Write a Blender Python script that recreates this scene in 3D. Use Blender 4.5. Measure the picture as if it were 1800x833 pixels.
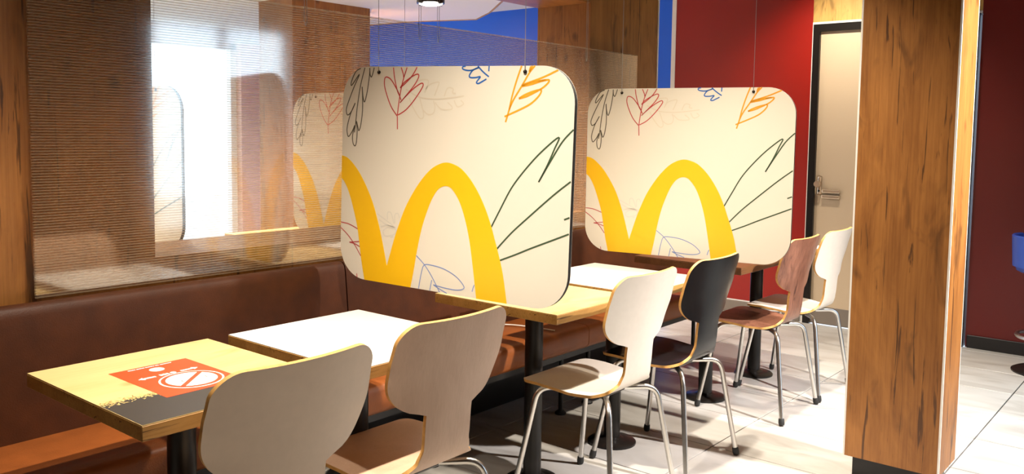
import bpy, bmesh, math, random
from mathutils import Vector, Matrix
random.seed(7)
for o in list(bpy.data.objects): bpy.data.objects.remove(o)
SC = bpy.context.scene
COL = SC.collection
PI = math.pi

# ------------------------------------------------------------------ camera
YAW, PITCH, ROLL, FPX, CY = 0.6926, -0.0768, 0.0134, 1516.92, 349.1
def cam_axes():
    f = Vector((math.cos(PITCH)*math.cos(YAW), math.cos(PITCH)*math.sin(YAW), math.sin(PITCH)))
    r = Vector((math.sin(YAW), -math.cos(YAW), 0)); u = r.cross(f)
    c, s = math.cos(ROLL), math.sin(ROLL)
    return c*r + s*u, -s*r + c*u, f
cr, cu, cf = cam_axes()
cd = bpy.data.cameras.new('camera'); cam = bpy.data.objects.new('camera', cd); COL.objects.link(cam)
M = Matrix((cr, cu, -cf)).transposed().to_4x4(); M.translation = (-0.8782, -1.7405, 1.3816)
cam.matrix_world = M
cd.sensor_fit = 'HORIZONTAL'; cd.sensor_width = 36; cd.lens = 36*FPX/1800
cd.shift_y = -(416.5-CY)/1800; cd.clip_start = 0.05
SC.camera = cam

# ------------------------------------------------------------------ world, exposure
w = bpy.data.worlds.new('sky'); SC.world = w; w.use_nodes = True
bg = w.node_tree.nodes['Background']; bg.inputs[0].default_value = (0.62, 0.80, 1.0, 1); bg.inputs[1].default_value = 6.0
SC.view_settings.view_transform = 'Standard'; SC.view_settings.look = 'None'
SC.view_settings.exposure = 0.0; SC.view_settings.gamma = 1.0; SC.view_settings.use_curve_mapping = False
SC.cycles.transparent_max_bounces = 20
SC.cycles.max_bounces = 6
SC.cycles.sample_clamp_indirect = 6.0
SC.cycles.caustics_reflective = False; SC.cycles.caustics_refractive = False
LAMP_W = 350.0
LAMP_COL = (1.0, 0.89, 0.74)

# ------------------------------------------------------------------ material helpers
def new_mat(name):
    m = bpy.data.materials.new(name); m.use_nodes = True
    nt = m.node_tree; b = nt.nodes['Principled BSDF']
    return m, nt, b
def N(nt, t, **kw):
    n = nt.nodes.new(t)
    for k, v in kw.items():
        if k.startswith('i_'): n.inputs[int(k[2:])].default_value = v
        else: setattr(n, k, v)
    return n
def ramp(nt, stops):
    r = nt.nodes.new('ShaderNodeValToRGB'); e = r.color_ramp.elements
    while len(e) > 1: e.remove(e[-1])
    e[0].position = stops[0][0]; e[0].color = (*stops[0][1], 1)
    for p, c in stops[1:]:
        k = e.new(p); k.color = (*c, 1)
    return r
def plain(name, col, rough=.5, metal=0., spec=.5, noise=.0, nscale=8., bump=0., bscale=200., coat=0.):
    m, nt, b = new_mat(name)
    b.inputs['Base Color'].default_value = (*col, 1); b.inputs['Roughness'].default_value = rough
    b.inputs['Metallic'].default_value = metal; b.inputs['Specular IOR Level'].default_value = spec
    b.inputs['Coat Weight'].default_value = coat
    tc = N(nt, 'ShaderNodeTexCoord')
    if noise:
        n = N(nt, 'ShaderNodeTexNoise'); n.inputs['Scale'].default_value = nscale; n.inputs['Detail'].default_value = 6
        nt.links.new(tc.outputs['Object'], n.inputs['Vector'])
        r = ramp(nt, [(.25, tuple(c*(1-noise) for c in col)), (.75, tuple(min(1, c*(1+noise)) for c in col))])
        nt.links.new(n.outputs['Fac'], r.inputs[0]); nt.links.new(r.outputs[0], b.inputs['Base Color'])
    if bump:
        n = N(nt, 'ShaderNodeTexNoise'); n.inputs['Scale'].default_value = bscale; n.inputs['Detail'].default_value = 4
        nt.links.new(tc.outputs['Object'], n.inputs['Vector'])
        bp = N(nt, 'ShaderNodeBump'); bp.inputs['Strength'].default_value = bump; bp.inputs['Distance'].default_value = .002
        nt.links.new(n.outputs['Fac'], bp.inputs['Height']); nt.links.new(bp.outputs[0], b.inputs['Normal'])
    return m
def wood(name, lo, hi, crack=(.06, .022, .006), axis='Z', rough=.45, scale=1., cracks=True, knots=True, contrast=1., spec=.4):
    """rustic board grain running along the given axis"""
    m, nt, b = new_mat(name); L = nt.links.new
    tc = N(nt, 'ShaderNodeTexCoord')
    def mapped(across, along, off=0.):
        mp = N(nt, 'ShaderNodeMapping'); s = [across*scale]*3; s['XYZ'.index(axis)] = along*scale
        mp.inputs['Scale'].default_value = s; mp.inputs['Location'].default_value = (off, off*.7, off*.3)
        L(tc.outputs['Object'], mp.inputs['Vector']); return mp
    def noise(across, along, detail, off=0., dist=0.):
        n = N(nt, 'ShaderNodeTexNoise'); n.inputs['Scale'].default_value = 1.; n.inputs['Detail'].default_value = detail
        n.inputs['Distortion'].default_value = dist; n.inputs['Roughness'].default_value = .6
        L(mapped(across, along, off).outputs[0], n.inputs['Vector']); return n
    broad = noise(6, 1.6, 6, 3., 1.2); fine = noise(110, 3.2, 6, 9., .5)
    mix = N(nt, 'ShaderNodeMix'); mix.data_type = 'FLOAT'; mix.inputs[0].default_value = .38
    L(broad.outputs['Fac'], mix.inputs[2]); L(fine.outputs['Fac'], mix.inputs[3])
    mid = tuple((a+c)/2 for a, c in zip(lo, hi)); d = .16/contrast
    r = ramp(nt, [(.5-d, lo), (.5, mid), (.5+d, hi)]); L(mix.outputs[0], r.inputs[0])
    col = r.outputs[0]
    if cracks:
        ck = noise(48, 2.4, 4, 21., .7)
        cm = ramp(nt, [(.612, (0, 0, 0)), (.655, (1, 1, 1))]); L(ck.outputs['Fac'], cm.inputs[0])
        mc = N(nt, 'ShaderNodeMix'); mc.data_type = 'RGBA'; mc.inputs[7].default_value = (*crack, 1)
        sc_ = N(nt, 'ShaderNodeMath', operation='MULTIPLY'); sc_.inputs[1].default_value = .85; L(cm.outputs[0], sc_.inputs[0])
        L(sc_.outputs[0], mc.inputs[0]); L(col, mc.inputs[6]); col = mc.outputs[2]
    if knots:
        v = N(nt, 'ShaderNodeTexVoronoi'); v.inputs['Scale'].default_value = 1.; v.inputs['Randomness'].default_value = 1.
        dn = noise(12, 6, 2, 5.)
        mp = mapped(6.0, 3.4, 2.)
        add = N(nt, 'ShaderNodeVectorMath', operation='MULTIPLY_ADD'); add.inputs[1].default_value = (.25, .25, .25)
        L(dn.outputs['Color'], add.inputs[0]); L(mp.outputs[0], add.inputs[2]); L(add.outputs[0], v.inputs['Vector'])
        km = ramp(nt, [(.05, (1, 1, 1)), (.15, (0, 0, 0))]); L(v.outputs['Distance'], km.inputs[0])
        mk = N(nt, 'ShaderNodeMix'); mk.data_type = 'RGBA'; mk.inputs[7].default_value = (*crack, 1)
        sk = N(nt, 'ShaderNodeMath', operation='MULTIPLY'); sk.inputs[1].default_value = .85; L(km.outputs[0], sk.inputs[0])
        L(sk.outputs[0], mk.inputs[0]); L(col, mk.inputs[6]); col = mk.outputs[2]
        sm = noise(9, 3.5, 3, 33., .8)                                  # soft dark stains around the knots
        sr_ = ramp(nt, [(.57, (0, 0, 0)), (.72, (1, 1, 1))]); L(sm.outputs['Fac'], sr_.inputs[0])
        ms = N(nt, 'ShaderNodeMix'); ms.data_type = 'RGBA'; ms.inputs[7].default_value = (*crack, 1)
        s2_ = N(nt, 'ShaderNodeMath', operation='MULTIPLY'); s2_.inputs[1].default_value = .6; L(sr_.outputs[0], s2_.inputs[0])
        L(s2_.outputs[0], ms.inputs[0]); L(col, ms.inputs[6]); col = ms.outputs[2]
    L(col, b.inputs['Base Color']); b.inputs['Roughness'].default_value = rough; b.inputs['Specular IOR Level'].default_value = spec
    bp = N(nt, 'ShaderNodeBump'); bp.inputs['Strength'].default_value = .15; bp.inputs['Distance'].default_value = .002
    L(fine.outputs['Fac'], bp.inputs['Height']); L(bp.outputs[0], b.inputs['Normal'])
    return m

MT = {}
MT['oak'] = wood('rustic_oak_board', (.19, .066, .012), (.40, .165, .038))
MT['oak_x'] = wood('rustic_oak_beam', (.20, .070, .013), (.42, .175, .042), axis='X')
MT['oak_y'] = wood('oak_panel_over_door', (.45, .25, .06), (.62, .38, .12))
MT['oak_pale'] = wood('table_oak_laminate', (.58, .40, .155), (.74, .56, .27), crack=(.40, .24, .07), axis='X', rough=.35, cracks=False, contrast=.7)
MT['oak_edge'] = wood('table_oak_edge', (.30, .15, .035), (.52, .30, .09), axis='X', rough=.5, knots=False, scale=1.5)
MT['walnut_top'] = wood('walnut_table_laminate', (.07, .028, .010), (.16, .065, .025), axis='X', rough=.4, cracks=False)
MT['walnut_edge'] = wood('walnut_table_edge', (.08, .032, .010), (.20, .085, .03), axis='X', rough=.5, knots=False, scale=1.5)
MT['white_top'] = plain('white_table_laminate', (.80, .78, .74), .3)
MT['black_top'] = plain('black_table_print', (.045, .040, .036), .4)
MT['gold'] = plain('golden_grain_print', (.78, .58, .22), .5)
MT['white_chair'] = plain('white_chair_laminate', (.66, .60, .52), .38, noise=.03, nscale=40)
MT['greige_chair'] = plain('greige_chair_laminate', (.68, .52, .375), .4, noise=.03, nscale=40)
MT['ash_chair'] = wood('ash_chair_veneer', (.50, .32, .215), (.66, .455, .325), axis='Z', rough=.4, cracks=False, knots=False, scale=1.6, contrast=.6)
MT['black_chair'] = plain('black_chair_laminate', (.006, .006, .007), .24, spec=.12)
MT['walnut_chair'] = wood('walnut_chair_veneer', (.075, .026, .014), (.30, .135, .085), crack=(.05, .018, .012), axis='Z', rough=.35, knots=False, scale=.9)
MT['ply'] = plain('plywood_edge', (.58, .31, .09), .5, noise=.2, nscale=60)
MT['steel'] = plain('brushed_steel_tube', (.60, .58, .55), .28, metal=1.)
MT['rubber'] = plain('black_rubber', (.012, .012, .012), .6)
MT['black_metal'] = plain('black_powder_coat', (.010, .008, .007), .32, spec=.3)
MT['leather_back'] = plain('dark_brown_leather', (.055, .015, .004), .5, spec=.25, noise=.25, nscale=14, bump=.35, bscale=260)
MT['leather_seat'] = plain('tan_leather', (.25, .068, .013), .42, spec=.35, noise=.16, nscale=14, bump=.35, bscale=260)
MT['board'] = plain('cream_panel_board', (.80, .745, .63), .55)
MT['board_edge'] = plain('black_corrugated_edge', (.015, .013, .012), .7, noise=.6, nscale=90)
MT['arch'] = plain('golden_yellow_print', (.93, .53, .005), .5)
for k, c in dict(dark_leaf=(.10, .085, .055), red_leaf=(.55, .055, .05), faint_beige_leaf=(.75, .675, .54), blue_leaf=(.02, .13, .47), orange_leaf=(.83, .36, .015),
                 dark_green_leaf=(.045, .085, .04), red_sprig=(.50, .06, .07), blue_sprig=(.22, .30, .58), faint_grey_leaf=(.72, .68, .59)).items():
    MT[k] = plain(k+'_ink', c, .55)
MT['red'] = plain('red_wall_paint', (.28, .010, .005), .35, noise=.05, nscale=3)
MT['shaded_red'] = plain('shaded_red_wall_paint', (.13, .0045, .003), .4, noise=.05, nscale=3)  # the red wall paint again, with the shade right of the door painted in
MT['blue'] = plain('blue_wall_panel', (.006, .12, .78), .4)
MT['white_paint'] = plain('white_paint', (.80, .78, .74), .6)
MT['white_trim'] = plain('white_trim_strip', (.78, .74, .68), .4)
MT['ceiling'] = plain('ceiling_paint', (.82, .79, .72), .8)
MT['dark_ceiling'] = plain('dark_brown_ceiling', (.10, .075, .055), .8)
MT['grey_base'] = plain('grey_baseboard', (.20, .165, .135), .45)
MT['black_base'] = plain('black_baseboard', (.012, .010, .010), .5)
MT['door_leaf'] = plain('beige_door_laminate', (.56, .43, .29), .4)
MT['satin'] = plain('satin_nickel', (.70, .58, .44), .3, metal=.9)
MT['sticker_red'] = plain('red_sticker_vinyl', (.82, .075, .02), .4)
MT['sticker_white'] = plain('white_sticker_print', (.85, .83, .80), .4)
MT['blue_seat'] = plain('blue_stool_vinyl', (.02, .075, .42), .35)
MT['cable'] = plain('white_cable', (.8, .78, .74), .4)
MT['wire'] = plain('thin_steel_wire', (.35, .31, .27), .35, metal=.8)
MT['pink'] = plain('pale_pink_panel', (.72, .42, .36), .6)
MT['asphalt'] = plain('pale_paving', (.42, .40, .38), .8, noise=.1, nscale=2)
MT['grout'] = plain('dark_grout', (.075, .065, .058), .8)

# floor tile: pale stone with soft veins
m, nt, b = new_mat('pale_stone_tile'); L = nt.links.new
tc = N(nt, 'ShaderNodeTexCoord'); geo = N(nt, 'ShaderNodeNewGeometry')
mp = N(nt, 'ShaderNodeMapping'); mp.inputs['Scale'].default_value = (6, 2.0, 1); L(geo.outputs['Position'], mp.inputs['Vector'])
n1 = N(nt, 'ShaderNodeTexNoise'); n1.inputs['Scale'].default_value = 1.; n1.inputs['Detail'].default_value = 7; n1.inputs['Distortion'].default_value = 1.2
L(mp.outputs[0], n1.inputs['Vector'])
r1 = ramp(nt, [(.32, (.36, .335, .305)), (.5, (.46, .44, .41)), (.68, (.52, .505, .48))]); L(n1.outputs['Fac'], r1.inputs[0])
L(r1.outputs[0], b.inputs['Base Color']); b.inputs['Roughness'].default_value = .34; b.inputs['Specular IOR Level'].default_value = .45
MT['tile'] = m

# ribbed polycarbonate: clear skins that also mirror, milky ribs between them
def clear(name, tint, refl, haze, rough):
    m, nt, b = new_mat(name); nt.nodes.remove(b); L = nt.links.new
    out = nt.nodes['Material Output']
    tr = N(nt, 'ShaderNodeBsdfTransparent'); tr.inputs[0].default_value = (*tint, 1)
    gl = N(nt, 'ShaderNodeBsdfGlossy'); gl.inputs['Color'].default_value = (1, .97, .93, 1); gl.inputs['Roughness'].default_value = rough
    df = N(nt, 'ShaderNodeBsdfDiffuse'); df.inputs[0].default_value = (.85, .72, .52, 1)
    tl = N(nt, 'ShaderNodeBsdfTranslucent'); tl.inputs[0].default_value = (.85, .72, .52, 1)
    dm = N(nt, 'ShaderNodeMixShader'); dm.inputs[0].default_value = .5; L(df.outputs[0], dm.inputs[1]); L(tl.outputs[0], dm.inputs[2])
    m1 = N(nt, 'ShaderNodeMixShader'); m1.inputs[0].default_value = haze; L(tr.outputs[0], m1.inputs[1]); L(dm.outputs[0], m1.inputs[2])
    lw = N(nt, 'ShaderNodeLayerWeight'); lw.inputs[0].default_value = .5          # Schlick curve, the same from both sides
    pw = N(nt, 'ShaderNodeMath', operation='POWER'); pw.inputs[1].default_value = 5.; L(lw.outputs['Facing'], pw.inputs[0])
    sa_ = N(nt, 'ShaderNodeMath', operation='MULTIPLY_ADD'); sa_.inputs[1].default_value = .95; sa_.inputs[2].default_value = .045; L(pw.outputs[0], sa_.inputs[0])
    ma = N(nt, 'ShaderNodeMath', operation='MULTIPLY'); ma.inputs[1].default_value = refl; L(sa_.outputs[0], ma.inputs[0])
    m2 = N(nt, 'ShaderNodeMixShader'); L(ma.outputs[0], m2.inputs[0]); L(m1.outputs[0], m2.inputs[1]); L(gl.outputs[0], m2.inputs[2])
    L(m2.outputs[0], out.inputs['Surface']); return m
MT['poly_skin'] = clear('clear_polycarbonate', (.995, .99, .985), 1.5, .006, .07)
MT['poly_rib'] = clear('milky_polycarbonate_rib', (.98, .955, .915), .0, .26, .2)
MT['glass'] = clear('window_glass', (.97, .985, .98), .8, .0, .0)
def glow(name, col, s):
    m, nt, b = new_mat(name); b.inputs['Emission Color'].default_value = (*col, 1); b.inputs['Emission Strength'].default_value = s
    b.inputs['Base Color'].default_value = (.9, .9, .9, 1); return m
MT['lens'] = glow('lit_lamp_lens', (1, .9, .74), 14.)

# ------------------------------------------------------------------ mesh helpers
class MB:
    """collects shapes in world coordinates and links them as one mesh"""
    def __init__(s): s.v = []; s.f = []; s.mi = []
    def add(s, vs, fs, mi=0):
        o = len(s.v); s.v += [tuple(p) for p in vs]; s.f += [tuple(i+o for i in f) for f in fs]; s.mi += [mi]*len(fs); return s
    def box(s, a, c, mi=0):
        x0, y0, z0 = a; x1, y1, z1 = c
        return s.add([(x0,y0,z0),(x1,y0,z0),(x1,y1,z0),(x0,y1,z0),(x0,y0,z1),(x1,y0,z1),(x1,y1,z1),(x0,y1,z1)],
                     [(3,2,1,0),(4,5,6,7),(0,1,5,4),(1,2,6,5),(2,3,7,6),(3,0,4,7)], mi)
    def rbox(s, a, c, r=.01, seg=2, mi=0):
        bm = bmesh.new(); bmesh.ops.create_cube(bm, size=1)
        for v in bm.verts: v.co = [a[i] + (v.co[i]+.5)*(c[i]-a[i]) for i in range(3)]
        bmesh.ops.bevel(bm, geom=list(bm.edges), offset=r, segments=seg, profile=.5, affect='EDGES')
        bm.verts.index_update()
        s.add([v.co[:] for v in bm.verts], [[v.index for v in f.verts] for f in bm.faces], mi); bm.free(); return s
    def tube(s, pts, r, n=10, mi=0, cap=True):
        pts = [Vector(p) for p in pts]; rs = r if isinstance(r, (list, tuple)) else [r]*len(pts)
        vs = []; ref = None
        for i, p in enumerate(pts):
            t = (pts[min(i+1, len(pts)-1)] - pts[max(i-1, 0)]).normalized()
            if ref is None:
                ref = Vector((0, 0, 1)) if abs(t.z) < .9 else Vector((1, 0, 0))
            a = (ref - t*ref.dot(t)).normalized(); ref = a; b_ = t.cross(a)
            vs += [p + (a*math.cos(2*PI*k/n) + b_*math.sin(2*PI*k/n))*rs[i] for k in range(n)]
        fs = []
        for i in range(len(pts)-1):
            for k in range(n):
                fs.append((i*n+k, i*n+(k+1) % n, (i+1)*n+(k+1) % n, (i+1)*n+k))
        if cap: fs += [tuple(reversed(range(n))), tuple(range((len(pts)-1)*n, len(pts)*n))]
        return s.add(vs, fs, mi)
    def lathe(s, prof, c=(0, 0, 0), n=28, mi=0):
        vs = []; fs = []
        for r, z in prof: vs += [(c[0]+r*math.cos(2*PI*k/n), c[1]+r*math.sin(2*PI*k/n), c[2]+z) for k in range(n)]
        for i in range(len(prof)-1):
            for k in range(n): fs.append((i*n+k, i*n+(k+1) % n, (i+1)*n+(k+1) % n, (i+1)*n+k))
        fs += [tuple(reversed(range(n))), tuple(range((len(prof)-1)*n, len(prof)*n))]
        return s.add(vs, fs, mi)
    def prism(s, poly, o, ud, vd, nd, t, mi=0):
        """polygon in (u, v) extruded from o along nd by t"""
        o, ud, vd, nd = map(Vector, (o, ud, vd, nd)); n = len(poly)
        a = [o+ud*u+vd*v for u, v in poly]; c = [p+nd*t for p in a]
        return s.add(a+c, [tuple(reversed(range(n))), tuple(range(n, 2*n))] + [(i, (i+1) % n, n+(i+1) % n, n+i) for i in range(n)], mi)
    def ribbon(s, pts, w, o, ud, vd, nd, off, mi=0):
        """brush stroke lying on a plane, slightly proud of it"""
        o, ud, vd, nd = map(Vector, (o, ud, vd, nd)); P = smooth(pts)
        n = len(P); vs = []
        for i in range(n):
            a = P[max(i-1, 0)]; c = P[min(i+1, n-1)]; dx, dy = c[0]-a[0], c[1]-a[1]; l = math.hypot(dx, dy) or 1
            nx, ny = -dy/l*w/2, dx/l*w/2
            for sg in (1, -1): vs.append(o+ud*(P[i][0]+sg*nx)+vd*(P[i][1]+sg*ny)+nd*off)
        return s.add(vs, [(2*i, 2*i+1, 2*i+3, 2*i+2) for i in range(n-1)], mi)
    def build(s, name, mat, parent=None, loc=None, smooth_=False, kind=None, label=None):
        if parent is not None:
            o_ = Vector(parent['_o']); 
        else: o_ = Vector(loc or (0, 0, 0))
        me = bpy.data.meshes.new(name); me.from_pydata([Vector(p)-o_ for p in s.v], [], s.f)
        for m_ in (mat if isinstance(mat, (list, tuple)) else [mat]): me.materials.append(MT[m_])
        me.polygons.foreach_set('material_index', s.mi)
        bm = bmesh.new(); bm.from_mesh(me); bmesh.ops.recalc_face_normals(bm, faces=bm.faces); bm.to_mesh(me); bm.free()
        if smooth_:
            me.polygons.foreach_set('use_smooth', [True]*len(me.polygons)); me.set_sharp_from_angle(angle=.7)
        me.update()
        ob = bpy.data.objects.new(name, me); COL.objects.link(ob)
        if parent is not None: ob.parent = parent; ob['_o'] = tuple(o_)
        else: ob.location = o_; ob['_o'] = tuple(o_)
        if kind: ob['kind'] = kind
        if label: ob['label'] = label
        return ob
def smooth(pts, k=5):
    if len(pts) < 3: return pts
    P = [pts[0]] + list(pts) + [pts[-1]]; out = []
    for i in range(1, len(P)-2):
        p0, p1, p2, p3 = P[i-1], P[i], P[i+1], P[i+2]
        for j in range(k):
            t = j/k; out.append(tuple(.5*((2*p1[d]) + (-p0[d]+p2[d])*t + (2*p0[d]-5*p1[d]+4*p2[d]-p3[d])*t*t + (-p0[d]+3*p1[d]-3*p2[d]+p3[d])*t**3) for d in range(len(p1))))
    out.append(tuple(pts[-1])); return out
def tag(o, label, cat, group=None):
    o['label'] = label; o['category'] = cat
    if group: o['group'] = group
    return o
def thing(name, loc, label, cat, group=None):
    o = bpy.data.objects.new(name, None); COL.objects.link(o); o.location = loc; o['_o'] = tuple(loc); o.empty_display_size = .1
    return tag(o, label, cat, group)
def struct(name, loc=(0, 0, 0), label=None):
    o = bpy.data.objects.new(name, None); COL.objects.link(o); o.location = loc; o['_o'] = tuple(loc); o['kind'] = 'structure'
    if label: o['label'] = label
    return o
def copy_tree(o, parent=None):
    c = o.copy(); COL.objects.link(c)
    if parent is not None: c.parent = parent
    for ch in list(o.children): copy_tree(ch, c)
    return c
def fillet(pts, r, n=6):
    """round the inner corners of a polyline"""
    pts = [Vector(p) for p in pts]; out = [pts[0]]
    for i in range(1, len(pts)-1):
        p = pts[i]; a = (pts[i-1]-p); c = (pts[i+1]-p); q = min(r, a.length*.49, c.length*.49)
        A = p+a.normalized()*q; B = p+c.normalized()*q
        for k in range(n+1):
            t = k/n; out.append(A*(1-t)**2 + p*2*t*(1-t) + B*t*t)
    out.append(pts[-1]); return out

# ------------------------------------------------------------------ room shell
XW0, XE, YF, YB, ZC = -3.0, 5.4, -4.6, 6.6, 2.8        # behind camera, end wall, street front, far wall of the back room, ceiling
fl = MB().box((XW0, YF, -.12), (XE, YB, -.006)).build('floor', 'grout', kind='structure')
TX, TY, G = .455, .866, .0055
tx0, ty0 = 2.58-TX*13, -.045-TY*6
tile_mesh = None
for i in range(22):
    for j in range(16):
        x0 = tx0+i*TX; y0 = ty0+j*TY
        x1 = min(x0+TX, XE); xa = max(x0, XW0); ya = max(y0, YF); y1 = min(y0+TY, YB)
        if x1-xa < .05 or y1-ya < .05: continue
        full = (x1-xa > TX-.001 and y1-ya > TY-.001)
        if full and tile_mesh:
            o = tile_mesh.copy(); COL.objects.link(o); o.location = (xa, ya, 0)
        else:
            o = MB().rbox((G/2, G/2, -.02), (x1-xa-G/2, y1-ya-G/2, 0), .0012, 1).build('tile', 'tile'); o.location = (xa, ya, 0)
            if full: tile_mesh = o
        o.parent = fl
# pavement outside
pv = MB().box((-9, -14, -.22), (12, 16, -.13)).build('pavement', 'asphalt', kind='structure')

MB().box((XW0, YF, ZC), (XE+.2, 1.1, ZC+.12)).build('ceiling', 'dark_ceiling', kind='structure')
bc = struct('ceiling_back', (0, 1.06, 2.5), 'white ceiling of the back room with a dropped slab')
MB().box((XW0, 1.5, 2.52), (XE+.2, YB, 2.64)).build('ceiling_board', 'ceiling', bc)
slab = [(4.82, 5.64), (4.86, 4.88), (4.90, 4.35), (5.13, 3.70), (4.86, 3.30), (4.30, 2.64), (3.4, 1.8), (-1, 1.8), (-1, 6.4), (4.8, 6.4)]
MB().prism(slab, (0, 0, 2.42), (1, 0, 0), (0, 1, 0), (0, 0, 1), .098).build('dropped_slab', 'ceiling', bc)
edge = MB()
for a, c in zip(slab[:6], slab[1:7]):
    edge.tube([(a[0], a[1], 2.425), (c[0], c[1], 2.425)], .012, 6)
edge.build('slab_edge_strip', 'oak_edge', bc)

# behind-camera wall with a window band, street front with tall windows, far wall with windows
def window(idx, axis, pos, a0, a1, z0, z1, panes, frame='black_metal'):
    """glazed opening; axis 'x' runs along X at Y=pos, 'y' runs along Y at X=pos"""
    wn = struct('window_%d' % idx, ((a0+a1)/2, pos, z0) if axis == 'x' else (pos, (a0+a1)/2, z0))
    def bx(mb, p0, p1, za, zb, d):
        return mb.box((p0, pos-d, za), (p1, pos+d, zb)) if axis == 'x' else mb.box((pos-d, p0, za), (pos+d, p1, zb))
    fr = MB(); t = .035
    bx(fr, a0, a1, z0, z0+2*t, .04); bx(fr, a0, a1, z1-2*t, z1, .04); bx(fr, a0, a0+2*t, z0, z1, .04); bx(fr, a1-2*t, a1, z0, z1, .04)
    fr.build('window_frame', frame, wn)
    st = (a1-a0)/panes
    for k in range(panes):
        if k: bx(MB(), a0+k*st-t, a0+k*st+t, z0+2*t, z1-2*t, .035).build('mullion', frame, wn)
        bx(MB(), a0+k*st+t, a0+(k+1)*st-t, z0+2*t, z1-2*t, .004).build('pane', 'glass', wn)
    return wn
wl = struct('wall_left', (XW0, 0, 0))
MB().box((XW0-.2, YF, 0), (XW0, YB, 2.92)).build('wall_board', 'oak', wl)
wf = struct('wall_front', (0, YF, 0))
MB().box((XW0, YF-.2, 0), (XE+.2, YF, .25)).build('wall_lower', 'oak', wf)
MB().box((XW0, YF-.2, 2.55), (XE+.2, YF, 2.92)).build('wall_upper', 'oak', wf)
MB().box((XW0, YF-.2, .25), (3.55, YF, 2.55)).build('wall_pier', 'oak', wf)
MB().box((5.3, YF-.2, .25), (XE+.2, YF, 2.55)).build('wall_pier', 'oak', wf)
window(1, 'x', YF-.1, 3.55, 5.3, .25, 2.55, 2)
wb = struct('wall_back', (0, YB, 0))
MB().box((XW0, YB, 0), (XE+.2, YB+.2, .08)).build('wall_lower', 'white_paint', wb)
MB().box((XW0, YB, 2.3), (XE+.2, YB+.2, 2.64)).build('wall_upper', 'white_paint', wb)
MB().box((XW0, YB, .08), (0.2, YB+.2, 2.3)).build('wall_pier', 'white_paint', wb)
MB().box((4.5, YB-.03, .08), (4.9, YB+.2, 2.3)).build('wall_pier', 'pink', wb)
MB().box((4.9, YB, .08), (XE+.2, YB+.2, 2.3)).build('wall_pier', 'oak', wb)
window(2, 'x', YB+.1, .2, 4.5, .08, 2.3, 3, 'white_paint')

# end wall: red, white-trimmed blue strip, door with wood above, red again, blue in the back room
we = struct('wall_right', (XE, 0, 0))
MB().box((XE, YF, 0), (XE+.2, -.46, ZC+.12)).build('shaded_red_panel', 'shaded_red', we)
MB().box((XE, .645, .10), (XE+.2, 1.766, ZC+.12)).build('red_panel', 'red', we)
MB().box((XE, 1.803, .10), (XE+.2, 1.94, 2.478)).build('blue_panel', 'blue', we)
MB().box((XE, 1.955, .10), (XE+.2, YB, 2.66)).build('blue_panel', 'blue', we)
MB().box((XE, .645, 0), (XE+.2, YB, .10)).build('wall_foot', 'white_paint', we)
MB().box((XE, -.46, 2.205), (XE+.2, .645, ZC+.12)).build('oak_panel', 'oak_y', we)
MB().box((XE-.004, 1.766, .10), (XE+.2, 1.803, ZC+.12)).build('trim_strip', 'white_trim', we)
MB().box((XE-.004, 1.94, .10), (XE+.2, 1.955, ZC+.12)).build('trim_strip', 'white_trim', we)
MB().box((XE-.004, 1.803, 2.478), (XE+.2, 1.94, ZC+.12)).build('trim_strip', 'white_trim', we)
MB().box((XE-.006, -.46, 2.19), (XE+.1, .645, 2.205)).build('trim_strip', 'white_trim', we)
MB().box((XE-.006, .635, 0), (XE+.1, .645, 2.19)).build('trim_strip', 'white_trim', we)
bb = MB().rbox((XE-.014, .66, 0), (XE, YB, .092), .004, 1).build('baseboard_right', 'grey_base', kind='structure')
bb2 = MB().rbox((XE-.014, YF, 0), (XE, -.47, .085), .004, 1).build('baseboard_front', 'black_base', kind='structure')
dr = struct('door_1', (XE, .1, 0))
MB().box((XE-.02, .585, 0), (XE+.06, .634, 2.188)).build('door_jamb', 'black_metal', dr)
MB().box((XE-.02, -.45, 0), (XE+.06, -.40, 2.188)).build('door_jamb', 'black_metal', dr)
MB().box((XE-.02, -.40, 2.135), (XE+.06, .585, 2.188)).build('door_head', 'black_metal', dr)
MB().box((XE+.005, -.40, .005), (XE+.05, .585, 2.135)).build('door_leaf', 'door_leaf', dr)
MB().rbox((XE-.002, -.39, .01), (XE+.005, .58, .135), .002, 1).build('kick_plate', 'grey_base', dr)
hd = MB().rbox((XE-.006, .535, .955), (XE+.005, .572, 1.095), .012, 3).build('handle_plate', 'satin', dr)
MB().tube([(XE-.002, .556, 1.035), (XE-.03, .556, 1.035), (XE-.034, .556, 1.035), (XE-.05, .556, 1.035)], [.012, .012, .026, .022], 16).build('knob', 'satin', hd, smooth_=True)
MB().tube([(XE-.008, .553, .985), (XE-.003, .553, .985)], .008, 12).build('keyhole', 'black_metal', hd)
for z in (.985, .945):
    MB().rbox((XE-.022, .40, z-.014), (XE+.005, .53, z+.014), .008, 2).build('push_bar', 'satin', dr)

# wooden partition behind the bench: posts, low wall, header
pa = struct('wall_partition', (0, 1.1, 0))
MB().box((XW0, 1.1, .0), (.615, 1.48, 2.12)).build('post', 'oak', pa)
MB().box((3.222, 1.1, 0), (3.972, 1.48, 2.8)).build('post', 'oak', pa)
MB().box((.615, 1.1, 0), (3.222, 1.48, .932)).build('low_wall', 'oak', pa)
MB().box((XW0, 1.1, 2.12), (3.222, 1.48, 2.8)).build('header_beam', 'oak_x', pa)
MB().box((3.972, 1.1, 2.5), (XE, 1.5, 2.8)).build('bulkhead', 'ceiling', pa)
MB().box((3.966, 1.094, 0), (3.978, 1.106, 2.8)).build('edge_trim', 'white_trim', pa)

MB().box((3.3, 4.0, 0), (4.1, 4.45, 2.42)).build('wall_column', 'oak', kind='structure')

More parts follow.
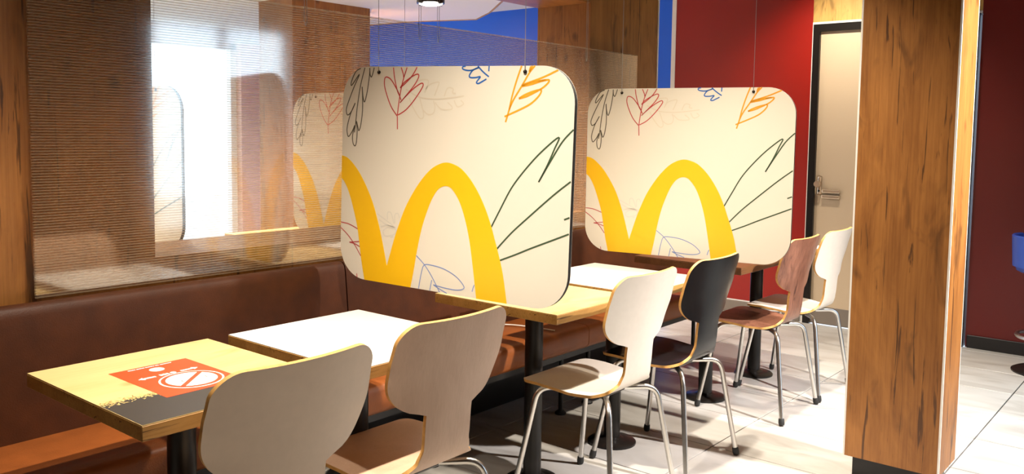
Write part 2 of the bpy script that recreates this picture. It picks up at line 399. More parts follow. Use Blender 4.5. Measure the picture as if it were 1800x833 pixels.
# square pillar clad in oak boards with pale edge strips on a black plinth
PX0, PX1, PY0, PY1 = 2.605, 2.86, -.965, -.607
pl = thing('pillar', (2.73, -.79, 0), 'square pillar clad in rustic oak on a black plinth', 'pillar')
MB().box((PX0+.012, PY0+.012, .1), (PX1-.012, PY1-.012, ZC)).build('core', 'black_metal', pl)
MB().box((PX0+.03, PY0+.03, 0), (PX1-.03, PY1-.03, .1)).build('plinth', 'black_metal', pl)
MB().box((PX0, PY0+.006, .10), (PX0+.012, PY1-.006, ZC)).build('cladding_board', 'oak', pl)
MB().box((PX1-.012, PY0+.006, .10), (PX1, PY1-.006, ZC)).build('cladding_board', 'oak', pl)
MB().box((PX0+.006, PY0, .10), (PX1-.006, PY0+.012, ZC)).build('cladding_board', 'oak', pl)
MB().box((PX0+.006, PY1-.012, .10), (PX1-.006, PY1, ZC)).build('cladding_board', 'oak', pl)
for x in (PX0, PX1-.006):
    for y in (PY0, PY1-.006):
        MB().box((x-.0005, y-.0005, .10), (x+.0065, y+.0065, ZC)).build('edge_strip', 'white_trim', pl)

# ------------------------------------------------------------------ ceiling lamps (fixtures above the tables and the aisle, some added only for their light)
def ceiling_lamp(x, y, z, label, power=None, spot=104, aim=None, col=LAMP_COL, group='cylinder spot lamps on the ceiling'):
    t = thing('ceiling_lamp', (x, y, z), label, 'lamp', group)
    MB().lathe([(.03, .0), (.05, .0), (.05, -.12), (.046, -.125), (.046, -.10)], (x, y, z)).build('housing', 'black_metal', t, smooth_=True)
    MB().lathe([(.044, -.101), (.044, -.106)], (x, y, z)).build('lens', 'lens', t)
    ld = bpy.data.lights.new('lamp_light', 'SPOT'); ld.energy = (power or LAMP_W); ld.color = col; ld.spot_size = math.radians(spot); ld.spot_blend = 1.; ld.shadow_soft_size = .035
    lo = bpy.data.objects.new('lamp_light', ld); COL.objects.link(lo); lo.parent = t; lo.location = (0, 0, -.13)
    if aim:
        d = Vector(aim)-Vector((x, y, z-.13)); lo.rotation_euler = d.to_track_quat('-Z', 'Y').to_euler()
    return t
ceiling_lamp(.55, -.2, ZC, 'black cylinder ceiling spot above the nearest table')
ceiling_lamp(1.9, -.2, ZC, 'black cylinder ceiling spot above the first hanging panel')
ceiling_lamp(3.3, -.25, ZC, 'black cylinder ceiling spot above the second hanging panel')
ceiling_lamp(4.7, .35, ZC, 'black cylinder ceiling spot near the beige door', 120, 104, aim=(5.4, .45, 1.3))
ceiling_lamp(5.15, 1.25, ZC, 'black cylinder ceiling spot washing the red wall beside the blue strip', 60)
ceiling_lamp(2.75, -2.45, ZC, 'added unseen spot over the aisle, turned to the pillar to brighten it', 1100, 60, aim=(2.75, -.97, 1.15), col=(1, .93, .88))  # added lamp out of view, stands in for daylight on the pillar's side
ceiling_lamp(4.15, -.5, ZC, 'added unseen spot that brightens the white chair by the pillar', 220, 62)  # extra lamp out of view, added to make the far white chair brighter
ceiling_lamp(3.7, -1.35, ZC, 'black cylinder ceiling spot over the floor beside the blue stool', 260, 62, col=(.55, .80, 1))
ceiling_lamp(.03, .1, ZC, 'added unseen spot that brightens the oak by the near end of the bench', 100)  # extra lamp out of view, added to lift the oak at the left edge

# ------------------------------------------------------------------ chairs
PROF = [(.215, .449), (.205, .453), (.18, .4555), (.12, .456), (.05, .452), (-.02, .4455), (-.075, .4435), (-.115, .449), (-.145, .463), (-.165, .487), (-.176, .52),
        (-.182, .56), (-.187, .60), (-.193, .645), (-.201, .70), (-.211, .76), (-.224, .82), (-.240, .888)]
def prof_at():
    P = smooth([Vector((y, z)) for y, z in PROF], 8); out = [(0, P[0])]
    for a, c in zip(P, P[1:]): out.append((out[-1][0] + math.hypot(c[0]-a[0], c[1]-a[1]), c))
    return out
PR = prof_at(); PL = PR[-1][0]
def prof(s):
    s = max(0, min(PL, s))
    for (s0, a), (s1, c) in zip(PR, PR[1:]):
        if s <= s1:
            t = (s-s0)/max(1e-9, s1-s0); return a[0]+(c[0]-a[0])*t, a[1]+(c[1]-a[1])*t
    return PR[-1][1]
# half widths at distances from the top edge of the back (d) and from the front edge (s)
def interp(x, tab):
    if x <= tab[0][0]: return tab[0][1]
    for (a, va), (c, vc) in zip(tab, tab[1:]):
        if x <= c:
            t = (x-a)/(c-a); t = t*t*(3-2*t); return va+(vc-va)*t
    return tab[-1][1]
def half_w(s):
    d = PL-s
    wv = interp(s, [(0, .204), (.12, .208), (.22, .203), (.30, .180), (.36, .135), (.40, .101), (.44, .089), (.535, .089)]) if d > .25 else 1
    if d <= .32:
        wb = interp(d, [(0, .209), (.06, .214), (.12, .218), (.16, .220)])
        if d > .13:
            q = min(1, (d-.13)/.132); wb = .089+.129*(1-q**2.6)**.52
        wv = wb
    if s < .05: wv -= .05-math.sqrt(max(0, .05**2-(.05-s)**2))
    if d < .062: wv -= .062-math.sqrt(max(0, .062**2-(.062-d)**2))
    return wv
def wrap(s):   # forward curl of the back's sides
    d = PL-s
    return interp(d, [(0, .52), (.12, .62), (.22, .85), (.28, .8), (.36, .4), (.46, 0)])
def chair_meshes():
    ss = []; s = 0
    k = 0
    for i in range(9): ss.append(.05*(1-math.cos(i/8*PI/2)))
    n = 84
    a, e = .05, PL-.062
    for i in range(1, n): ss.append(a+(e-a)*i/n)
    for i in range(11): ss.append(PL-.062+.062*math.sin(i/10*PI/2))
    nt_ = 12; T = .0105
    top = []; bot = []
    for s in ss:
        y, z = prof(s); y2, z2 = prof(min(PL, s+.003)); y1, z1 = prof(max(0, s-.003))
        ty, tz = y2-y1, z2-z1; l = math.hypot(ty, tz); ny, nz = tz/l, -ty/l       # inner (sitter side) normal
        hw = half_w(s); rw = []; rb = []
        for j in range(nt_+1):
            x = -hw+2*hw*j/nt_; cv = wrap(s)*1.05*x*x
            yy = y+ny*cv; zz = z+nz*cv
            rw.append((x, yy+ny*T/2, zz+nz*T/2)); rb.append((x, yy-ny*T/2, zz-nz*T/2))
        top.append(rw); bot.append(rb)
    R = len(ss); Cn = nt_+1
    sh = MB()
    vs = [p for r in top for p in r]; sh.add(vs, [(i*Cn+j, i*Cn+j+1, (i+1)*Cn+j+1, (i+1)*Cn+j) for i in range(R-1) for j in range(nt_)])
    vs = [p for r in bot for p in r]; sh.add(vs, [(i*Cn+j, (i+1)*Cn+j, (i+1)*Cn+j+1, i*Cn+j+1) for i in range(R-1) for j in range(nt_)])
    loop = [(i, 0) for i in range(R)] + [(R-1, j) for j in range(1, Cn)] + [(i, Cn-1) for i in range(R-2, -1, -1)] + [(0, j) for j in range(Cn-2, 0, -1)]
    ed = MB(); L_ = len(loop)
    vs = [top[i][j] for i, j in loop] + [bot[i][j] for i, j in loop]
    ed.add(vs, [(q, (q+1) % L_, L_+(q+1) % L_, L_+q) for q in range(L_)])
    return sh, ed
SHELL, EDGE = chair_meshes()
def leg_path(sx, sy):
    return fillet([(sx*.045, sy*.035-.02, .425), (sx*.165, sy*.158-.005, .430 if sy > 0 else .424), (sx*.222, sy*.222, .016)], .05, 7)
def make_chair(mat):
    t = bpy.data.objects.new('chair', None); COL.objects.link(t); t['_o'] = (0, 0, 0)
    SHELL.build('shell', mat, t, smooth_=True)
    EDGE.build('edge_band', 'ply', t, smooth_=True, label='pale plywood edge of the shell')
    MB().rbox((-.085, -.085, .414), (.085, .065, .438), .006, 1).build('mounting_plate', 'black_metal', t)
    for sx in (-1, 1):
        for sy in (-1, 1):
            lg = MB().tube(leg_path(sx, sy), .0108, 12).build('leg', 'steel', t, smooth_=True)
            p = Vector(leg_path(sx, sy)[-1]); q = Vector(leg_path(sx, sy)[-2]); d = (q-p).normalized()
            MB().tube([p+d*.02, p+d*.016, p-d*.002, p-d*.012], [.012, .0135, .0145, .0125], 12).build('foot_cap', 'rubber', lg, smooth_=True)
    return t
protos = {}
def chair(mat, x, y, rz, label):
    if mat in protos: t = copy_tree(protos[mat])
    else: t = protos[mat] = make_chair(mat)
    t.location = (x, y, 0); t.rotation_euler = (0, 0, math.radians(rz)); t['_o'] = (x, y, 0)
    return tag(t, label, 'chair', 'plywood shell chairs along the tables')
CY0 = .0525
chair('greige_chair', .25, CY0-.05, 0, 'greige plywood shell chair nearest the camera, at the table with the red sticker')
chair('ash_chair', .80, CY0, 0, 'pale ash-veneer shell chair at the white table beside the red-sticker table')
chair('white_chair', 1.80, CY0, 0, 'white shell chair in front of the first hanging panel, beside the black chair')
chair('black_chair', 2.335, CY0, 0, 'black shell chair with pale plywood edge between white and walnut chairs')
chair('walnut_chair', 3.275, CY0, 0, 'dark walnut shell chair under the second hanging panel')
chair('white_chair', 3.76, CY0, 0, 'white shell chair in front of the beige door, partly behind the pillar')

# ------------------------------------------------------------------ tables
def table(x0, x1, y0, y1, top, label, z=.75, edge='oak_edge'):
    cx, cy = (x0+x1)/2, (y0+y1)/2
    t = thing('table', (cx, cy, 0), label, 'table', 'square pedestal tables along the bench')
    MB().rbox((x0, y0, z-.036), (x1, y1, z-.0022), .0015, 1).build('table_top', edge, t)
    MB().box((x0+.001, y0+.001, z-.0022), (x1-.001, y1-.001, z)).build('laminate', top, t)
    MB().lathe([(.036, .02), (.036, z-.05), (.036, z-.042)], (cx, cy, 0), 24).build('column', 'black_metal', t, smooth_=True)
    MB().rbox((cx-.14, cy-.14, z-.044), (cx+.14, cy+.14, z-.036), .003, 1).build('mounting_plate', 'black_metal', t)
    MB().lathe([(.108, 0), (.108, .008), (.10, .014), (.06, .02), (.045, .024), (.036, .03)], (cx, cy, 0), 32).build('base_disc', 'black_metal', t, smooth_=True)
    return t
T1 = table(0, .51, 0, .595, 'oak_pale', 'pale oak table with a red sticker and black corner print')
T2 = table(.578, 1.095, 0, .595, 'white_top', 'white-topped table between the sticker table and the first hanging panel')
table(1.502, 2.008, .024, .62, 'oak_pale', 'pale oak table right beneath the first hanging panel')
table(2.058, 2.608, .024, .62, 'white_top', 'white-topped table between the two hanging panels')
table(2.965, 3.475, .02, .615, 'walnut_top', 'dark walnut table right beneath the second hanging panel', edge='walnut_edge')
table(3.56, 4.09, .02, .615, 'white_top', 'white-topped table behind the second hanging panel near the door')
# print on the nearest table: black front strip and scattered golden grains
MB().box((.002, .002, .75), (.508, .195, .7503)).build('black_print', 'black_top', T1)
gr = MB()
for k in range(620):
    gx = random.uniform(.004, .5); gy = .193+random.gauss(0, .012)+.006*math.sin(gx*25); a = random.uniform(0, PI); l = random.uniform(.0035, .007); ww = .0016
    if gy > .215 and random.random() < .5: continue
    ca, sa = math.cos(a), math.sin(a); zz = .7506
    gr.add([(gx-ca*l, gy-sa*l, zz), (gx+sa*ww, gy-ca*ww, zz), (gx+ca*l, gy+sa*l, zz), (gx-sa*ww, gy+ca*ww, zz)], [(0, 1, 2, 3)])
gg = gr.build('grain_print', 'gold', T1, kind='stuff')
# red distancing sticker
st = thing('floor_sticker', (.24, .29, .7504), 'red square sticker with white arrows and a crossed circle on the oak table', 'sticker'); st.name = 'table_sticker'
sx0, sx1, sy0, sy1, sz = .134, .346, .143, .434, .7507
MB().box((sx0, sy0, .75035), (sx1, sy1, .75075)).build('sticker_sheet', 'sticker_red', st)
def flat(poly, name, mat, z=.7511):
    return MB().prism(poly, (0, 0, z-.0003), (1, 0, 0), (0, 1, 0), (0, 0, 1), .0003).build(name, mat, st)
def ell(cx, cy, r, n=36): return [(cx+r*math.cos(2*PI*k/n), cy+r*math.sin(2*PI*k/n)) for k in range(n)]
rc = (.252, .238)
flat(ell(*rc, .078), 'ring_outline', 'sticker_white', .7511)
flat(ell(*rc, .073), 'ring_gap', 'sticker_red', .7514)
flat(ell(*rc, .062), 'ring_disc', 'sticker_white', .7517)
a = math.radians(42); ca, sa = math.cos(a), math.sin(a)
flat([(rc[0]+u*ca-v*sa, rc[1]+u*sa+v*ca) for u, v in ((-.066, -.006), (.066, -.006), (.066, .006), (-.066, .006))], 'ring_slash', 'sticker_red', .752)
flat(ell(.237, .384, .019, 24), 'round_emblem', 'sticker_white')
flat([(.157, .325), (.172, .337), (.172, .330), (.203, .330), (.203, .320), (.172, .320), (.172, .313)], 'arrow', 'sticker_white')
flat([(.320, .327), (.305, .339), (.305, .332), (.272, .332), (.272, .322), (.305, .322), (.305, .315)], 'arrow', 'sticker_white')
for k, (xa, xb) in enumerate(((.178, .198), (.201, .222), (.225, .249), (.252, .262), (.265, .297))):
    flat([(xa, .4185), (xb, .4185), (xb, .4235), (xa, .4235)], 'text_line', 'sticker_white')
for xa, xb in ((.214, .221), (.223, .230), (.232, .239)):
    flat([(xa, .319), (xb, .319), (xb, .333), (xa, .333)], 'distance_mark', 'sticker_white')
flat(ell(.251, .327, .008, 16), 'distance_mark', 'sticker_white')
# small figures drawn in the crossed circle
for (x, y) in ((.225, .235), (.23, .218), (.27, .255), (.288, .232)):
    MB().box((x-.0015, y-.006, .7517), (x+.0015, y+.006, .7519)).build('figure_mark', 'dark_leaf', st)

# ------------------------------------------------------------------ bench
bn = thing('bench', (1.4, .8, 0), 'long brown leather bench with upright back under the ribbed screen', 'bench')
BX0, BX1 = -1.6, 3.93
for a, c in ((BX0, 1.338), (1.344, BX1)):
    # back cushion: leaning pad
    mb = MB(); n = 6
    sec = [(.925, .40), (.930, .46), (.945, .60), (.958, .74), (.966, .815), (.972, .838), (.984, .850), (1.000, .853), (1.018, .850), (1.026, .84), (1.028, .40)]
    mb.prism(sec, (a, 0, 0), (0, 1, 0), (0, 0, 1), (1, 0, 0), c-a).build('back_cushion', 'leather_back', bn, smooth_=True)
for a, c in ((BX0, 1.338), (1.342, 2.51), (2.514, BX1)):
    sec = [(.588, .36), (.580, .372), (.578, .435), (.584, .451), (.598, .460), (.64, .463), (.94, .458), (.99, .44), (.99, .35), (.60, .35)]
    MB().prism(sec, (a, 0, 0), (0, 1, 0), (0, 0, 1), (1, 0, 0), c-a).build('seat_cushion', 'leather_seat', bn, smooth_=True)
MB().box((BX0, .60, .325), (BX1-.02, 1.028, .352)).build('seat_board', 'black_metal', bn)
MB().box((BX0, 1.03, 0), (BX1, 1.045, .845)).build('back_board', 'black_metal', bn)
for lx in (-1.2, -.2, .8, 1.6, 2.49, 2.72, 3.85):
    for ly in (.725,):
        lg = MB().tube([(lx, ly, .325), (lx, ly, .02)], .012, 10).build('leg', 'black_metal', bn, smooth_=True)
        MB().lathe([(.028, 0), (.028, .008), (.014, .02)], (lx, ly, 0), 14).build('leg_foot', 'rubber', lg)

# ------------------------------------------------------------------ ribbed polycarbonate screens hanging behind the bench
def screen(x0, x1, label, wires):
    z0, z1, ya, yb = .852, 1.852, 1.052, 1.062
    t = thing('ribbed_screen', ((x0+x1)/2, (ya+yb)/2, z0), label, 'screen', 'ribbed polycarbonate screens')
    MB().box((x0, ya-.0008, z0), (x1, ya, z1)).build('front_skin', 'poly_skin', t)
    MB().box((x0, yb, z0), (x1, yb+.0008, z1)).build('rear_skin', 'poly_skin', t)
    rb = MB(); n = 115
    for k in range(n+1):
        z = z0+.001+(z1-z0-.004)*k/n
        rb.box((x0+.0005, ya+.0004, z), (x1-.0005, yb-.0004, z+.0026))
    rb.build('ribs', 'poly_rib', t, kind='stuff')
    MB().box((x0, ya-.001, z1), (x1, yb+.001, z1+.004)).build('top_edge', 'poly_rib', t)
    for xw in wires:
        for d in (-.006, .006):
            pts = [(xw, ya-.003, z1-.07), (xw+d, ya-.003, z1-.05), (xw+d, ya-.003, ZC)]
            MB().tube(pts, .0011, 6).build('hanging_wire', 'wire', t)
    return t
screen(.205, 1.893, 'clear ribbed screen from the near post to the first hanging panel', (1.215, 1.83))
screen(1.897, 3.66, 'clear ribbed screen between the two hanging panels, in front of the wide oak post', (1.945, 3.12))

# ------------------------------------------------------------------ hanging panels with printed artwork
PW, PH, PT, PRAD, AK = 1.0, .80, .018, .124, .9524
ARCH = [(0,.488),(.029,.481),(.063,.457),(.1,.419),(.137,.366),(.168,.311),(.196,.242),(.218,.175),(.247,.07),(.281,.178),(.302,.234),(.333,.305),(.37,.366),(.407,.415),(.448,.456),(.485,.478),(.521,.488),(.557,.483),(.594,.467),(.635,.431),(.672,.384),(.704,.33),(.73,.273),(.747,.226),(.762,.185),(.787,.105),(.808,.0),(.675,.0),(.657,.107),(.637,.21),(.615,.285),(.588,.347),(.556,.388),(.534,.4),(.511,.399),(.485,.383),(.458,.343),(.433,.285),(.413,.225),(.395,.145),(.38,.061),(.367,.0),(.132,.0),(.114,.077),(.1,.155),(.09,.205),(.074,.258),(.048,.328),(.022,.376),(0,.398)]
ART={
'dark_leaf':[[(0.092,0.833),(0.066,0.82),(0.044,0.781),(0.047,0.768),(0.086,0.811),(0.056,0.756),(0.023,0.686),(0.02,0.66),(0.029,0.65),(0.047,0.665),(0.066,0.698),(0.041,0.652),(0.025,0.6),(0.028,0.572),(0.036,0.566),(0.054,0.588),(0.066,0.61),(0.055,0.571),(0.058,0.54),(0.069,0.529),(0.076,0.545),(0.079,0.589),(0.074,0.627),(0.083,0.602),(0.088,0.59),(0.097,0.611),(0.105,0.667),(0.104,0.726),(0.101,0.762),(0.106,0.726),(0.115,0.703),(0.128,0.744),(0.138,0.807),(0.139,0.835)],
  [(0.114,0.836),(0.093,0.769),(0.078,0.687),(0.071,0.627),(0.065,0.582)],
  [(0.139,0.835),(0.141,0.811),(0.148,0.8),(0.156,0.816),(0.162,0.836)]],
'red_leaf':[[(0.285,0.602),(0.283,0.652)],
  [(0.283,0.652),(0.249,0.691),(0.22,0.753),(0.215,0.786),(0.223,0.8),(0.247,0.791),(0.275,0.758),(0.292,0.731)],
  [(0.259,0.836),(0.265,0.799),(0.28,0.75),(0.292,0.729),(0.3,0.713)],
  [(0.283,0.654),(0.292,0.721),(0.306,0.783),(0.326,0.836)],
  [(0.297,0.836),(0.308,0.811),(0.311,0.799),(0.319,0.82)],
  [(0.286,0.656),(0.326,0.678),(0.367,0.718),(0.402,0.763),(0.402,0.777),(0.386,0.773),(0.355,0.754),(0.319,0.725),(0.295,0.703)],
  [(0.295,0.703),(0.314,0.721),(0.36,0.767),(0.382,0.799),(0.378,0.811),(0.353,0.803),(0.312,0.779),(0.294,0.759)],
  [(0.294,0.759),(0.322,0.779),(0.353,0.807),(0.374,0.837)]],
'faint_beige_leaf':[[(0.323,0.754),(0.387,0.726),(0.46,0.72),(0.52,0.724),(0.594,0.733)],
  [(0.413,0.743),(0.433,0.771),(0.476,0.782),(0.474,0.764),(0.459,0.731)],
  [(0.505,0.73),(0.519,0.76),(0.544,0.758),(0.542,0.744),(0.557,0.741)],
  [(0.36,0.75),(0.375,0.783),(0.416,0.791),(0.43,0.783),(0.418,0.755)],
  [(0.34,0.722),(0.357,0.689),(0.39,0.649),(0.408,0.649),(0.409,0.67),(0.39,0.722)],
  [(0.407,0.678),(0.431,0.662),(0.456,0.667),(0.463,0.691),(0.455,0.713)],
  [(0.463,0.707),(0.491,0.684),(0.537,0.683),(0.541,0.693),(0.521,0.708)],
  [(0.55,0.717),(0.566,0.693),(0.593,0.704),(0.58,0.717)]],
'blue_leaf':[[(0.598,0.841),(0.585,0.837),(0.585,0.83),(0.601,0.825),(0.625,0.825),(0.656,0.835),(0.63,0.825),(0.615,0.806),(0.621,0.799),(0.643,0.799),(0.663,0.802),(0.655,0.792),(0.647,0.781),(0.656,0.778),(0.672,0.785),(0.69,0.794)],
  [(0.651,0.84),(0.675,0.819),(0.7,0.802)],
  [(0.7,0.841),(0.699,0.821)]],
'orange_leaf':[[(0.836,0.842),(0.817,0.789),(0.801,0.736),(0.79,0.687),(0.777,0.644)],
  [(0.89,0.842),(0.869,0.817),(0.84,0.772),(0.806,0.721),(0.79,0.687)],
  [(0.879,0.84),(0.87,0.819)],
  [(0.873,0.838),(0.867,0.819)],
  [(0.982,0.825),(0.935,0.805),(0.901,0.793),(0.84,0.774)],
  [(0.838,0.769),(0.875,0.776),(0.919,0.788),(0.946,0.792),(0.945,0.783),(0.928,0.768),(0.911,0.758)],
  [(0.829,0.727),(0.85,0.739),(0.885,0.752),(0.916,0.758),(0.915,0.745),(0.895,0.723),(0.861,0.701),(0.772,0.663)],
  [(0.829,0.727),(0.86,0.735),(0.907,0.756)],
  [(0.84,0.771),(0.884,0.784),(0.936,0.792)]],
'dark_green_leaf':[[(0.731,0.268),(0.766,0.333),(0.81,0.412),(0.861,0.477),(0.925,0.544),(0.994,0.599),(0.979,0.559),(0.953,0.501),(0.921,0.442)],
  [(1.05,0.627),(1.01,0.586),(0.97,0.524),(0.921,0.442)],
  [(0.758,0.192),(0.817,0.255),(0.89,0.321),(0.983,0.402),(1.047,0.452)],
  [(0.77,0.151),(0.835,0.179),(0.895,0.207),(0.968,0.239),(1.048,0.274)],
  [(1.027,0.321),(1.048,0.33)]],
'red_sprig':[[(-0.002,0.219),(0.044,0.215),(0.093,0.199)],
  [(-0.004,0.197),(0.037,0.172),(0.075,0.136),(0.11,0.093)],
  [(0.048,0.142),(0.103,0.15)],
  [(0.048,0.142),(0.079,0.138),(0.105,0.129)],
  [(0.09,0.02),(0.093,0.005)]],
'blue_sprig':[[(0.391,0.127),(0.431,0.097),(0.469,0.055),(0.508,-0.002)],
  [(0.407,0.001),(0.418,0.06),(0.431,0.094),(0.467,0.098),(0.524,0.091),(0.58,0.07),(0.616,0.041),(0.615,0.027),(0.582,0.019),(0.527,0.02),(0.477,0.025)],
  [(0.477,0.025),(0.498,0.016),(0.541,0.001)],
  [(0.461,0.001),(0.469,0.042)],
  [(0.656,0.023),(0.66,0.038),(0.666,0.05)]],
'faint_grey_leaf':[[(0.19,0.27),(0.233,0.25),(0.287,0.223)],
  [(0.245,0.251),(0.246,0.278),(0.263,0.277),(0.279,0.237)],
  [(0.283,0.24),(0.282,0.272),(0.297,0.279),(0.305,0.263)],
  [(0.202,0.248),(0.234,0.233),(0.28,0.224)],
  [(0.211,0.219),(0.241,0.228),(0.28,0.224)],
  [(0.223,0.205),(0.249,0.22),(0.287,0.217),(0.28,0.196),(0.235,0.186),(0.223,0.202)],
  [(0.262,0.183),(0.277,0.187)]],
}
WID = dict(dark_leaf=.0045, red_leaf=.0045, faint_beige_leaf=.005, blue_leaf=.0055, orange_leaf=.0065, dark_green_leaf=.006, red_sprig=.0038, blue_sprig=.0038, faint_grey_leaf=.005)
def dense(pts, flags):
    """smooth the outline but keep its true corners"""
    out = []; seg = []
    for i, p in enumerate(pts):
        seg.append(p)
        if i in flags and len(seg) > 1:
            out += smooth(seg, 4)[:-1]; seg = [p]
    out += smooth(seg, 4); return out
ARCH_D = dense(ARCH, {8, 26, 27, 41, 42})
def inside(p):
    u, v = p[0]*AK, p[1]*AK; u = max(0, min(PW, u)); v = max(0, min(PH, v))
    return (u, v)
def hang_panel(c, yaw, roll, label, full=True, ztop=ZC):
    ca, sa, cr_, sr = math.cos(yaw), math.sin(yaw), math.cos(roll), math.sin(roll)
    ud = Vector((ca*cr_, sa*cr_, sr)); vd = Vector((-ca*sr, -sa*sr, cr_)); nd = ud.cross(vd)   # nd points towards the viewer
    o = Vector(c)-ud*PW/2-vd*PH/2
    t = thing('hanging_panel', tuple(o+ud*PW/2), label, 'panel', 'hanging divider panels')
    poly = []
    for (cx, cy, a0) in ((PW-PRAD, PRAD, -90), (PW-PRAD, PH-PRAD, 0), (PRAD, PH-PRAD, 90), (PRAD, PRAD, 180)):
        for k in range(13):
            a = math.radians(a0+90*k/12); poly.append((cx+PRAD*math.cos(a), cy+PRAD*math.sin(a)))
    b_ = MB().prism(poly, o-nd*PT, ud, vd, nd, PT-.001)
    b_.build('core', 'board_edge', t, label='black corrugated core and edge')
    MB().prism(poly, o-nd*.001, ud, vd, nd, .001).build('printed_face', 'board', t)
    MB().prism(poly, o-nd*(PT+.001), ud, vd, nd, .001).build('rear_face', 'board', t)
    ar = MB(); ar.prism([(u*AK, v*AK) for u, v in ARCH_D], o+nd*.0003, ud, vd, nd, .0006)
    ar.build('printed_arch', 'arch', t)
    for k, strokes in ART.items():
        mb = MB()
        if k == 'red_sprig':
            MB().ribbon([inside(p) for p in strokes[-1]], WID[k]*AK, o, ud, vd, nd, .00045).build('printed_red_stem', k, t); strokes = strokes[:-1]
        for s in strokes: mb.ribbon([inside(p) for p in s], WID[k]*AK, o, ud, vd, nd, .0004 if 'faint' in k else .00045)
        mb.build('printed_'+k, k, t)
    for (u, v) in ((.188, .818), (.852, .8195)):
        p = o+ud*u*AK+vd*v*AK
        g = MB().tube([p-nd*.001, p+nd*.004], .0065, 14).build('eyelet', 'black_metal', t)
        q = p+nd*.004
        MB().tube([q, q+vd*.03+nd*.001, (q.x, q.y, ztop)], .0011, 6).build('hanging_wire', 'wire', t)
    return t
hang_panel((1.3068, .3733, 1.2077), -1.447, -.025, 'cream hanging panel with golden arches print in the gap before the first oak table, nearest')
hang_panel((2.7697, .2353, 1.1991), -1.378, -.004, 'cream hanging panel with golden arches print farther off, in front of the red wall')
hang_panel((1.2535, 2.6601, 1.1848), -1.447, 0, 'cream hanging panel behind the ribbed screen, seen edge-on beside the near oak post', ztop=2.42)
hang_panel((2.1964, 1.8887, 1.1848), -1.43, 0, 'cream hanging panel with arches seen through the ribbed screen left of the nearest panel', ztop=2.42)

# ------------------------------------------------------------------ back room furniture seen over the low wall
table(2.0, 2.6, 2.2, 2.9, 'oak_pale', 'golden oak table in the back room behind the ribbed screen')
table(.95, 1.55, 2.35, 3.0, 'white_top', 'white table in the back room behind the near oak post')
p = thing('pendant_lamp', (3.11, 2.27, 2.2), 'black drum pendant lamp with lit lens in the back room', 'lamp')
MB().lathe([(.05, .075), (.088, .07), (.090, .0), (.080, .0), (.078, .01)], (3.11, 2.27, 2.2), 24).build('drum', 'black_metal', p, smooth_=True)
MB().lathe([(.076, .008), (.074, -.006), (.05, -.012)], (3.11, 2.27, 2.2), 24).build('lens', 'lens', p, smooth_=True)
MB().tube([(3.11, 2.27, 2.27), (3.11, 2.27, 2.42)], .012, 10).build('stem', 'black_metal', p)
for dx, dy in ((-.085, 0), (.085, 0), (0, .085), (0, -.085)):
    MB().rbox((3.11+dx-.012, 2.27+dy-.012, 2.193), (3.11+dx+.012, 2.27+dy+.012, 2.22), .003, 1).build('clip', 'black_metal', p)
ld = bpy.data.lights.new('lamp_light', 'SPOT'); ld.energy = 380; ld.color = LAMP_COL; ld.spot_size = math.radians(150); ld.spot_blend = .5; ld.shadow_soft_size = .07
lo = bpy.data.objects.new('lamp_light', ld); COL.objects.link(lo); lo.parent = p; lo.location = (0, 0, -.03)
ceiling_lamp(4.2, 4.2, 2.42, 'black cylinder ceiling spot in the back room by the blue wall', 420, 150, group='cylinder spot lamps in the back room')
ceiling_lamp(1.6, 4.0, 2.42, 'black cylinder ceiling spot in the middle of the back room', 520, 150, group='cylinder spot lamps in the back room')

ceiling_lamp(.2, 2.9, 2.42, 'added unseen spot that brightens the back-room panel behind the near oak post', 300, 150, group='cylinder spot lamps in the back room')  # extra lamp out of view, added to light the front of the back-room panel

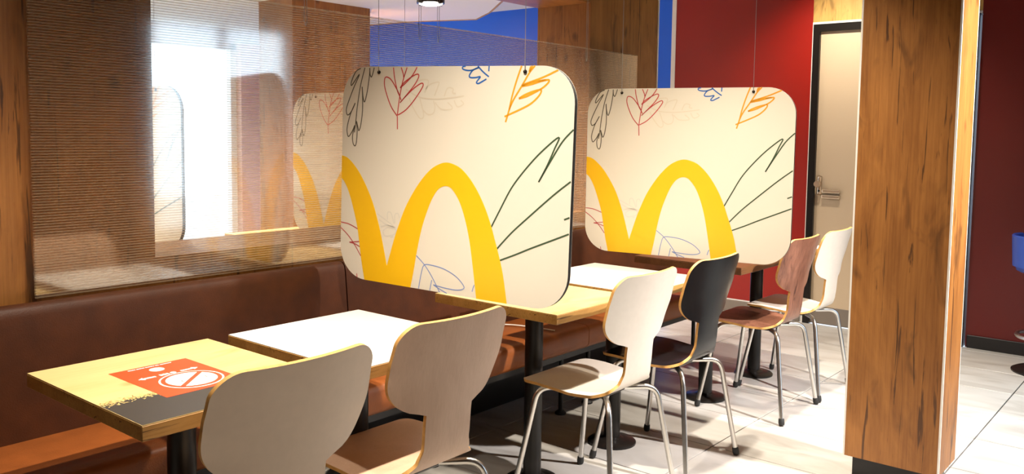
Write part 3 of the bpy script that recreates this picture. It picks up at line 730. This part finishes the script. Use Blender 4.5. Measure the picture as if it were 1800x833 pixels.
# ------------------------------------------------------------------ bar stool at the right edge
SX, SY = 5.02, -.985
s_ = thing('bar_stool', (SX, SY, 0), 'blue bucket stool on a black disc base by the shaded red wall', 'stool')
MB().lathe([(.19, 0), (.19, .008), (.17, .018), (.05, .035), (.03, .06)], (SX, SY, 0), 32).build('base_disc', 'black_metal', s_, smooth_=True)
MB().lathe([(.026, .05), (.026, .58)], (SX, SY, 0), 16).build('column', 'steel', s_, smooth_=True)
ring = [(SX+.17*math.cos(2*PI*k/32), SY+.17*math.sin(2*PI*k/32), .215) for k in range(33)]
MB().tube(ring, .011, 10).build('foot_ring', 'steel', s_, smooth_=True)
MB().tube([(SX, SY, .215), (SX+.17, SY, .215)], .009, 8).build('ring_arm', 'steel', s_)
MB().lathe([(.05, .58), (.16, .59), (.19, .605), (.20, .64), (.195, .665), (.15, .672), (.05, .668)], (SX, SY, 0), 32).build('seat', 'blue_seat', s_, smooth_=True)
mb = MB(); n = 20
for zz0, zz1 in ((.63, .81),):
    vs = []; fs = []
    for k in range(n+1):
        a = math.radians(60+240*k/n)
        for r_, z_ in ((.20, zz0), (.212, zz0), (.222, zz1), (.216, zz1+.006), (.205, zz1)):
            vs.append((SX+r_*math.cos(a), SY+r_*math.sin(a), z_))
    for k in range(n):
        for j in range(5): fs.append((k*5+j, k*5+(j+1) % 5, (k+1)*5+(j+1) % 5, (k+1)*5+j))
    fs += [(0, 1, 2, 3, 4), tuple(range(n*5, n*5+5))]
    mb.add(vs, fs)
mb.build('backrest', 'blue_seat', s_, smooth_=True)

# ------------------------------------------------------------------ white cable lying on the bench seat
pts = smooth([(2.10, .99, .4645), (2.13, .93, .4668), (2.20, .90, .4668), (2.235, .86, .4668), (2.26, .80, .4668), (2.28, .70, .4670), (2.29, .62, .4668)], 6)
cb = thing('cable', (2.2, .85, .463), 'thin white cable lying on the bench seat beneath the oak table', 'cable')
MB().tube(pts, .0035, 8).build('cord', 'cable', cb, smooth_=True)
MB().tube([(2.20, .90, .4668), (2.17, .88, .4668), (2.12, .88, .4668)], .003, 8).build('cord', 'cable', cb, smooth_=True)

for o in bpy.data.objects:
    if '_o' in o: del o['_o']
bpy.context.view_layer.update()
